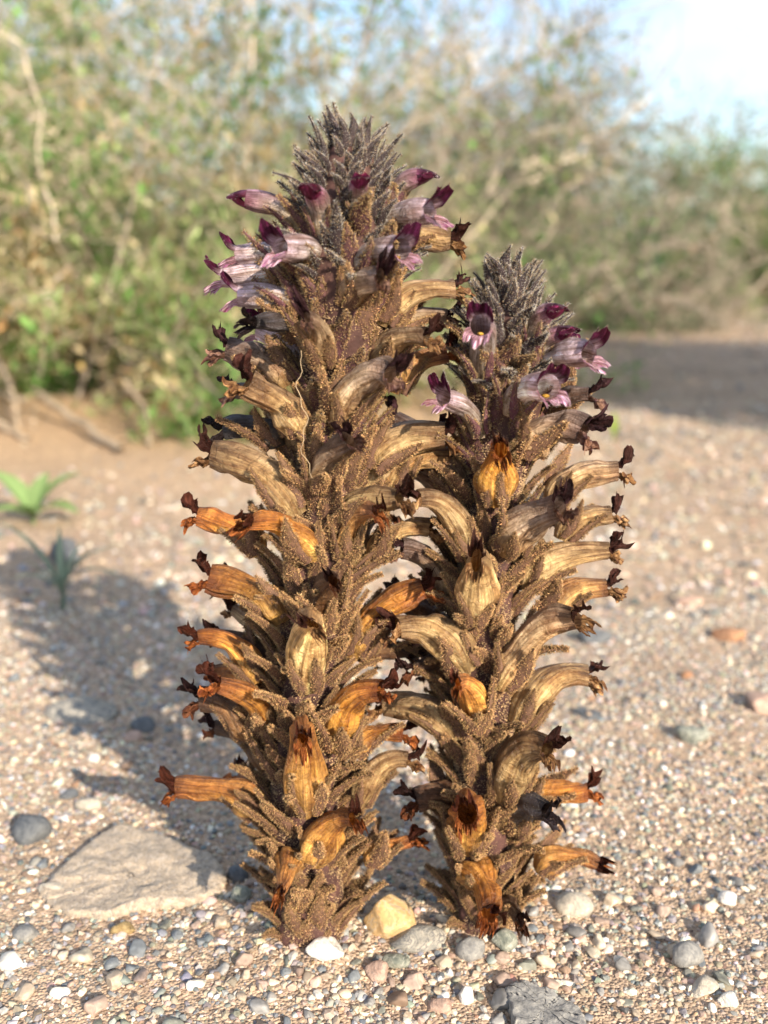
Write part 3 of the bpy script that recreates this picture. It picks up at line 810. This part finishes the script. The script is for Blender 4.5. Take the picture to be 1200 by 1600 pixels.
        cl = np.array(colr) * np.exp(.25 * np.sin(u * 8 + 3 * v) + .35 * (v - .5))[..., None]
        if kind in 'Fb' and sgn > 0:
            k_ = np.clip(v * 2.6 - .1, 0, 1)[..., None]; cl = g('mouth') * .7 * (1 - k_) + cl * k_
        st = np.clip(np.sin((u + 0 * v) * 10.5) * 1.6, 0, 1)[..., None] * (.25 + .75 * v[..., None])
        cl = cl * (1 - st) + np.array(stripe) * st
        fb = np.stack([u * 4 + 0 * v, 0 * u + 0 * v, 1.2 * v + 0 * u], -1) + r.uniform(0, 40, 3)
        return X, np.clip(cl, .004, .85), fb, nu, nv
    upm, lom = MB(), MB()
    sh = K['shr']
    if kind == 'b':
        parts_up = [(math.pi / 2, 1.35, K['lip'], -.9, .25, K['up'], K['up'], 1)]
        parts_lo = [(-math.pi / 2, 1.2, K['lip'] * .85, -.85, .1, K['low'], K['stripe'], -1)]
    else:
        parts_up = [(math.pi / 2 + .62, .72, K['lip'] * r.uniform(.85, 1.1), K['bend'] * r.uniform(.8, 1.2), 0, K['up'], np.array(K['up']) * .6, 1),
                    (math.pi / 2 - .62, .72, K['lip'] * r.uniform(.85, 1.1), K['bend'] * r.uniform(.8, 1.2), 0, K['up'], np.array(K['up']) * .6, 1)]
        parts_lo = [(-math.pi / 2 + d, .42, K['lip'] * r.uniform(.7, .95), (1.0 - .25 * sh) * r.uniform(.5, 1.3), 0, K['low'], K['stripe'], -1) for d in (-.88, 0, .88)]
    for mbx, ps in ((upm, parts_up), (lom, parts_lo)):
        for p_ in ps:
            X, cl, fb, nu, nv = lip(*p_[:3], p_[3], p_[4], p_[5], p_[6], p_[7], sh)
            mbx.add(X.reshape(-1, 3) - P0, cl.reshape(-1, 3), quads=grid_quads(nu, nv), fib=fb)
            ne = 26 if kind in 'Fb' else 10
            ui = r.integers(0, nu, ne)
            E_ = X[ui, -1] - P0
            hairs(mbx, E_, unit(X[ui, -1] - X[ui, -3] + r.normal(0, .4, E_.shape)), r.uniform(.3, .8, ne), .025, (.75, .66, .7) if kind in 'Fb' else (.35, .25, .2))
    if kind == 'F':     # pale throat folds with a yellow spot
        X = Ce - Te * 1.6 - Ne * re * .62
        V2, F2 = ICO[2]
        lom.add(X - P0 + V2[:, :1] * Se * re * .26 + V2[:, 1:2] * Ne * re * .14 + V2[:, 2:] * Te * re * .3, (.66, .46, .1), tris=F2)
    return tube, upm, lom, P0, (C, T, S, Nn, w * .75), out

def basis(pos, zdir, xdir, s=1.0):
    z = Vector(zdir).normalized(); x = Vector(xdir) - z * Vector(xdir).dot(z); x.normalize(); y = z.cross(x)
    M = Matrix(((x.x, y.x, z.x, pos[0]), (x.y, y.y, z.y, pos[1]), (x.z, y.z, z.z, pos[2]), (0, 0, 0, 1)))
    return M @ Matrix.Diagonal((s, s, s, 1))

def spike(base, axis, flowers, H, n_br, n_bud, bud_z, bud_r, label, seed, n_back, rad0):
    r = np.random.default_rng(seed)
    az_, ax_ = zip(*axis)
    axis_at = lambda z: float(np.interp(z, az_, ax_))
    root = link('broomrape_spike', None); root.empty_display_size = .02
    root.location = base
    tag(root, label, 'plant', 'broomrape spikes on the sand')
    # stem
    z = np.linspace(-8, H - 5, 70); xs = np.interp(z, az_, ax_)
    rs = np.interp(z, [-8, 0, 12, H * .7, bud_z + 1, bud_z + (H - bud_z) * .45, H - 9, H - 5], [rad0 * 1.05, rad0 * 1.1, rad0, rad0 * .88, bud_r * .8, bud_r * .68, bud_r * .36, 1.5])
    a = np.arange(28) * 2 * math.pi / 28
    bumpy = 1 + .06 * np.sin(5 * a[None] + z[:, None] * .25) + r.normal(0, .025, (70, 28))
    V = np.stack([xs[:, None] + rs[:, None] * np.cos(a) * bumpy, rs[:, None] * np.sin(a) * bumpy, z[:, None] + 0 * bumpy], -1)
    mb = MB(); cc = np.array((.08, .038, .032)) * np.exp(r.normal(0, .25, (70, 28, 1)))
    mb.add(V, cc.reshape(-1, 3), quads=grid_quads(70, 28, True))
    n = 30000; i = r.integers(0, 70, n); th = r.uniform(0, 6.283, n); zz = r.uniform(0, bud_z + 4, n)
    rr = np.interp(zz, z, rs); D = np.stack([np.cos(th), np.sin(th), .3 + 0 * th], 1)
    P = np.stack([np.interp(zz, az_, ax_) + rr * np.cos(th), rr * np.sin(th), zz], 1)
    granules(mb, P, D + r.normal(0, .4, D.shape), r.uniform(.3, .9, n), r.uniform(.1, .2, n), np.array((.33, .22, .12)) * np.exp(r.normal(0, .3, (n, 1))), True)
    mb.build('stem', M_STEM, root, True, .001)
    # flowers seen in the photograph, then those on the far side
    rows = list(flowers)
    zf = np.linspace(.08, .78, n_back) * H
    for k in range(n_back):
        th = R(90) + R(r.uniform(-75, 75))           # away from the viewer
        z0 = zf[k]; a0 = axis_at(z0); kd = 'F' if z0 > .7 * H else ('G' if z0 > .58 * H else r.choice(['T', 'O', 'B']))
        rows.append((a0 + 9 * math.cos(th), 9 * math.sin(th), z0, a0 + 25 * math.cos(th), 25 * math.sin(th), z0 + r.uniform(8, 14), kd, r.uniform(6.5, 8)))
    for k, (x0, y0, z0, x3, y3, z3, kd, wd) in enumerate(rows):
        tube, upm, lom, P0, fr, out = corolla(np.array((x0, y0, z0)), np.array((x3, y3, z3)), wd, kd, axis_at, seed * 1000 + k)
        fo = tube.build('flower', M_PETAL, root, True, .001)
        fo.location = Vector(P0) * .001
        word = {'F': 'fresh pale lilac flower with maroon upper lip', 'b': 'half-open purple-tipped flower bud', 'D': 'withered blue-black flower'}.get(kd)
        if word: fo['label'] = word
        upm.build('upper_lip', M_LIP, fo, True, .001)
        lom.build('lower_lip', M_LIP, fo, True, .001)
        C, T, S, Nn, w = fr
        pool = CX_PUR if kd in 'Fb' else CX_TAN
        for q in range(4):
            th = -math.pi / 2 + (q - 1.5) * 1.25 + r.normal(0, .15)
            radial = math.cos(th) * S[3] + math.sin(th) * Nn[3]
            pos = C[1] - P0 + radial * w * 1.02
            zd = unit(T[4] * 1.0 + radial * r.uniform(.1, .5) + np.array([0, 0, .25]))
            o = link('calyx_lobe', pool[r.integers(len(pool))], fo)
            o.matrix_basis = basis(np.array(pos) * .001, zd, radial, r.uniform(.75, 1.08) * (.7 if kd == 'b' else 1))
    # bracts in a spiral
    for k in range(n_br):
        z0 = (k + .5) / n_br * bud_z * 1.0 + r.normal(0, 1.5)
        if z0 < 3: continue
        th = k * 2.39996 + r.normal(0, .2)
        rr = float(np.interp(z0, z, rs)) * .93; fz = z0 / H
        pool = BR_PUR if (fz > .62 and r.uniform() < .75) else BR_TAN
        tilt = np.interp(fz, [0, .15, .5, .8], [.5, .62, .5, .35]) + r.normal(0, .1)
        D = np.array([math.cos(th), math.sin(th), 0])
        o = link('bract', pool[r.integers(len(pool))], root)
        o.matrix_basis = basis(np.array([axis_at(z0) + rr * D[0], rr * D[1], z0]) * .001, D * math.sin(tilt) + np.array([0, 0, math.cos(tilt)]), D, r.uniform(.75, 1.12))
    # scale leaves at the foot
    for k in range(22):
        th = k * 2.4 + .5; D = np.array([math.cos(th), math.sin(th), 0]); z0 = -2 + k * .6
        tilt = .3 + .2 * math.sin(k * 5)
        o = link('scale_leaf', BR_BASE[k % len(BR_BASE)], root)
        o.matrix_basis = basis(np.array([axis_at(0) + rad0 * .85 * D[0], rad0 * .85 * D[1], z0]) * .001, D * math.sin(tilt) + np.array([0, 0, math.cos(tilt)]), D, r.uniform(.7, 1.0))
    # the dense tip of unopened buds
    for k in range(n_bud):
        f_ = k / (n_bud - 1); z0 = bud_z + (H - 3 - bud_z) * f_ ** .9
        th = k * 2.39996 + r.normal(0, .15); D = np.array([math.cos(th), math.sin(th), 0])
        rr = float(np.interp(z0 - 4, z, rs)) * .93
        tilt = .8 * (1 - f_) ** .7 + .1 + r.normal(0, .16)
        pool = BR_PUR if (f_ < .4 and r.uniform() < .3) else BR_BUD
        o = link('bud_bract', pool[r.integers(len(pool))], root)
        o.matrix_basis = basis(np.array([axis_at(z0) + rr * D[0], rr * D[1], z0 - 4]) * .001, D * math.sin(tilt) + np.array([0, 0, math.cos(tilt)]), D, r.uniform(.68, 1.08) * (1 - .15 * f_))
    return root

TALL = spike(BASE_L, AXIS_L, FLOWERS_L, 207, 250, 175, 172, 14.5, 'taller brown flowering spike with purple flowers near its dark tip, on the left', 3, 20, 8.6)
SHORT = spike(BASE_R, AXIS_R, FLOWERS_R, 177, 210, 140, 148, 11.0, 'shorter brown flowering spike on the right with a dark pointed bud tip', 5, 16, 7.8)

# ------------------------------------------------------------------ shrubs
def shrub(name, label, cat, x, y, rx, ry, h, seed, n_main, n_sub, n_twig, bark, leaf_cols, leaf_p, leaf_len, n_leaf, low=0, group=None, thick=.006):
    r = np.random.default_rng(seed)
    root = link(name, None); root.empty_display_size = .1
    z0 = float(gz(np.array(x), np.array(y))); root.location = (x, y, z0)
    tag(root, label, cat, group)
    anchors, adir = [], []
    inside = lambda p: (p[0] / rx) ** 2 + (p[1] / ry) ** 2 * .6 + (p[2] / h) ** 2 < 1.0
    def poly(p, d, L, n, wander, sag):
        pts = [p]; d = unit(d)
        for _ in range(n):
            d = unit(d + r.normal(0, wander, 3) + np.array([0, 0, sag])); p = p + d * L / n
            if p[2] < .005: p = np.array([p[0], p[1], .005]); d[2] = abs(d[2])
            pts.append(p)
        return np.array(pts)
    for b in range(n_main):
        th = r.uniform(0, 6.283); el = r.uniform(-.12, 1.45)
        tx, ty, tz = math.cos(th) * math.cos(el) * rx, math.sin(th) * math.cos(el) * ry, max(.015, math.sin(el) * h)
        tgt = np.array([tx, ty, tz]); L = np.linalg.norm(tgt) * r.uniform(.6, .92)
        mb = MB(); bc = np.array(bark) * np.exp(r.normal(0, .2))
        p0 = np.array([r.normal(0, rx * .22), r.normal(0, ry * .22), 0.0])
        m = poly(p0, tgt + np.array([0, 0, .12 * L]), L, 9, .16, -.02)
        add_tube(mb, m, np.linspace(thick, thick * .3, len(m)) * r.uniform(.7, 1.2), bc, 6)
        for s in range(n_sub):
            k = r.integers(2, len(m))
            if not inside(m[k]): continue
            d = unit(m[min(k + 1, len(m) - 1)] - m[k - 1]) + r.normal(0, .75, 3)
            sb = poly(m[k], d, L * r.uniform(.2, .42), 6, .28, -.01)
            c2 = bc * np.exp(r.normal(0, .25))
            add_tube(mb, sb, np.linspace(thick * .35, thick * .14, len(sb)), c2, 4)
            for q in range(n_twig):
                k2 = r.integers(1, len(sb))
                if not inside(sb[k2]): continue
                d2 = unit(sb[k2] - sb[k2 - 1]) + r.normal(0, .9, 3)
                tw = poly(sb[k2], d2, L * r.uniform(.08, .2), 4, .35, 0)
                add_tube(mb, tw, np.linspace(thick * .18, thick * .08, len(tw)), c2 * r.uniform(.8, 1.3), 3)
                for w_ in tw[1:]: anchors.append(w_)
            for w_ in sb[1:]: anchors.append(w_)
        mb.build('branch', M_BARK, root)
    A = np.array(anchors)
    A = A[(A[:, 0] / rx) ** 2 + (A[:, 2] / h) ** 2 < 1.08]
    # leaf clusters gather round some twigs, leaving gaps
    g = wob(A[:, 0] * 9 / rx * .5 + seed, A[:, 2] * 9 / h * .5 + A[:, 1] * 5 / ry, seed) + low * (1 - 2 * A[:, 2] / h)
    pw = np.exp(1.6 * g); pw /= pw.sum()
    idx = r.choice(len(A), n_leaf, p=pw); n = n_leaf
    P = A[idx] + r.normal(0, leaf_len * .7, (n, 3)); P[:, 2] = np.maximum(P[:, 2], .006)
    D = unit(r.normal(0, 1, (n, 3)) + np.array([0, 0, .4])); B_, C_ = perp(D)
    l = leaf_len * r.uniform(.6, 1.3, (n, 1)); w_ = l * r.uniform(.3, .5, (n, 1))
    V = np.stack([P, P + D * l * .5 + B_ * w_ * .5 + C_ * w_ * .15, P + D * l, P + D * l * .5 - B_ * w_ * .5 + C_ * w_ * .15], 1)
    # the leaf colour varies clump by clump
    ck = (wob(A[idx][:, 0] * 31 + 3, A[idx][:, 2] * 31 + A[idx][:, 1] * 17, seed + 2) * .5 + .5) * .75 + r.uniform(0, 1, n) * .25
    ci = np.searchsorted(np.cumsum(leaf_p), ck.clip(0, .999) * np.sum(leaf_p))
    lc = np.array(leaf_cols)[ci] * np.exp(r.normal(0, .25, (n, 1)))
    T = (np.arange(n)[:, None, None] * 4 + np.array([[0, 1, 2], [0, 2, 3]])[None]).reshape(-1, 3)
    mb = MB(); mb.add(V.reshape(-1, 3), np.repeat(np.clip(lc, 0, .8), 4, 0), tris=T)
    f_ = mb.build('foliage', M_LEAF, root, smooth=False); tag(f_, kind='stuff')
    return root

GREEN = [(.09, .21, .045), (.18, .34, .09), (.33, .41, .17), (.62, .51, .31), (.7, .42, .18)]
PALE = (.54, .45, .36)
shrub('desert_shrub', 'tangled shrub with green and dry yellow leaves at the left behind the seedlings', 'shrub', -.36, 1.52, .8, .46, .86, 1, 90, 10, 6, PALE, GREEN, [.2, .2, .2, .22, .18], .018, 80000, .4, 'desert shrubs behind the spikes', .0042)
shrub('desert_shrub', 'greyer twiggy shrub in the middle background behind the two spikes', 'shrub', .06, 2.75, .92, .6, .93, 2, 130, 11, 9, (.41, .34, .28), [(.05, .14, .05), (.11, .22, .09), (.23, .26, .16), (.42, .35, .27), (.48, .33, .2)], [.24, .18, .15, .27, .16], .021, 90000, .5, 'desert shrubs behind the spikes', .006)
shrub('desert_shrub', 'low sunlit yellowish shrub far off at the right edge', 'shrub', 2.75, 7.0, 1.3, .8, 1.0, 3, 40, 8, 5, PALE, GREEN, [.2, .25, .2, .25, .1], .04, 12000, .1, 'desert shrubs behind the spikes', .012)
shrub('desert_shrub', 'shrub hidden behind the left one, its top against the sky', 'shrub', -1.2, 3.1, 1.2, .7, 1.6, 4, 44, 8, 5, PALE, GREEN, [.24, .22, .17, .2, .17], .026, 40000, .1, 'desert shrubs behind the spikes', .009)
shrub('desert_shrub', 'dusty shrub behind the middle one, seen low at the right', 'shrub', 1.3, 4.4, 1.15, .6, .98, 5, 70, 9, 5, (.38, .31, .25), GREEN, [.28, .25, .17, .2, .1], .028, 60000, .3, 'desert shrubs behind the spikes', .009)
shrub('desert_shrub', 'leafy shrub outside the picture to the right, shading the ground', 'shrub', 1.3, .62, .6, .6, 1.3, 6, 50, 8, 5, PALE, GREEN, [.3, .25, .15, .2, .1], .036, 60000, .1, 'desert shrubs beside the camera', .008)

shrub('desert_shrub', 'added unseen low shrub behind the camera, shading the bottom corner in place of the camera operator', 'shrub', .53, -.96, .36, .3, .58, 8, 30, 8, 5, PALE, GREEN, [.3, .25, .15, .2, .1], .02, 22000, .1, 'desert shrubs beside the camera', .006)  # unseen shrub added for its shadow, standing in for the camera operator

# ------------------------------------------------------------------ seedlings, sprout and dead sticks
def leaf_blade(mb, p, d, L, W, arch, col, seed=0):
    nu, nv = 9, 5
    t = np.linspace(0, 1, nu)[:, None]; s = np.linspace(-1, 1, nv)[None]
    d = unit(np.array(d, float)); h = np.array([d[0], d[1], 0]); up = np.array([0, 0, 1.])
    side = unit(np.cross(d, up)); nrm = np.cross(side, d)
    w = W / 2 * np.sin(math.pi * np.clip(t * .93 + .05, 0, 1)) ** .8
    C = np.array(p) + (t * L)[..., None] * d + (arch * L * (t - t * t) * 4)[..., None] * nrm
    V = C + (w * s)[..., None] * side + (np.abs(s) * w * .35)[..., None] * nrm
    c = np.array(col) * (1 + .25 * (1 - np.abs(s)) * (np.abs(s) < .3))[..., None] * np.ones((nu, nv, 1))
    mb.add(V, c.reshape(-1, 3), quads=grid_quads(nu, nv))

def seedling(name, label, x, y, leaves, stem_h, col):
    root = link(name, None); root.empty_display_size = .01
    root.location = (x, y, float(gz(np.array(x), np.array(y)))); tag(root, label, 'plant')
    mb = MB(); add_tube(mb, [(0, 0, -.004), (0, 0, stem_h * .5), (.001, 0, stem_h)], [.0016, .0014, .001], np.array(col) * .8, 6)
    mb.build('stem', M_LEAF, root)
    for az, el, L, W, ar in leaves:
        m = MB(); a = R(az); e = R(el)
        leaf_blade(m, (0, 0, stem_h * .8), (math.cos(a) * math.cos(e), math.sin(a) * math.cos(e), math.sin(e)), L, W, ar, np.array(col) * random.uniform(.85, 1.15))
        m.build('leaf', M_LEAF, root)
    return root

seedling('seedling', 'broad-leaved pale green seedling on the sand at the left', -.244, .672,
         [(20, 42, .044, .019, .1), (70, 55, .034, .015, .08), (160, 42, .046, .018, .1), (-15, 8, .036, .018, .16), (195, 5, .032, .016, .14), (120, 30, .03, .015, .12), (-60, 20, .024, .014, .14), (-110, 35, .02, .012, .1)], .006, (.26, .38, .15))
seedling('seedling', 'thin blue-green seedling with narrow leaves below the broad-leaved one', -.168, .495,
         [(165, 48, .05, .0044, .12), (100, 78, .036, .004, .04), (20, 36, .04, .0046, .2), (-8, 18, .036, .0042, .25), (190, 22, .028, .0036, .2), (50, 60, .03, .0038, .1), (-60, 40, .022, .0034, .2), (215, 50, .03, .0036, .1), (5, 55, .03, .0036, .12)], .01, (.24, .31, .23))
seedling('seedling', 'tiny yellow-green sprout at the shade edge behind the shorter spike', .238, 1.02,
         [(80, 75, .026, .007, .04), (150, 60, .02, .006, .05), (20, 55, .016, .006, .05)], .006, (.22, .3, .05))

def stick(label, pts, r0, r1, col=(.45, .35, .25)):
    mb = MB(); pts = np.array(pts, float)
    t = np.linspace(0, 1, len(pts)); tt = np.linspace(0, 1, 14)
    P = np.stack([np.interp(tt, t, pts[:, k]) for k in range(3)], 1)
    P[1:-1] += np.random.default_rng(len(label)).normal(0, r0 * .35, (12, 3))
    add_tube(mb, P, np.linspace(r0, r1, 14), col, 7)
    o = mb.build('dead_stick', M_BARK)
    tag(o, label, 'stick', 'dead sticks under the left shrub')
stick('pale forked end of a dead stick lying on the sand before the left shrub', [(-.42, 1.2, .03), (-.34, 1.08, .016), (-.25, .93, .006)], .005, .004)
stick('bent dead stick standing against the foot of the left shrub', [(-.47, 1.2, .08), (-.425, 1.12, .06), (-.405, 1.09, .03), (-.40, 1.08, .002)], .0034, .003)
stick('thin upright dead stick at the right end of the left shrub', [(-.29, 1.12, .05), (-.255, 1.06, .03), (-.232, .97, .003)], .0032, .0024)
stick('low dead stick lying far left below the shrub', [(-.5, 1.12, .03), (-.41, 1.06, .012), (-.36, 1.0, .005)], .0045, .003)

# a dry thread caught on the taller spike
mb = MB()
zz = np.linspace(128, 156, 26)
add_tube(mb, np.stack([np.interp(zz, [122, 158], [3, .5]) + .8 * np.sin(zz * .5) + .4 * np.sin(zz * 1.3), -15.5 + 1.2 * np.sin(zz * .22), zz], 1) * .001, .00008, (.5, .38, .24), 5)
th_ = mb.build('dry_thread', M_BARK)
th_.location = BASE_L
tag(th_, 'thin pale dry thread hanging down the front of the taller spike', 'thread')
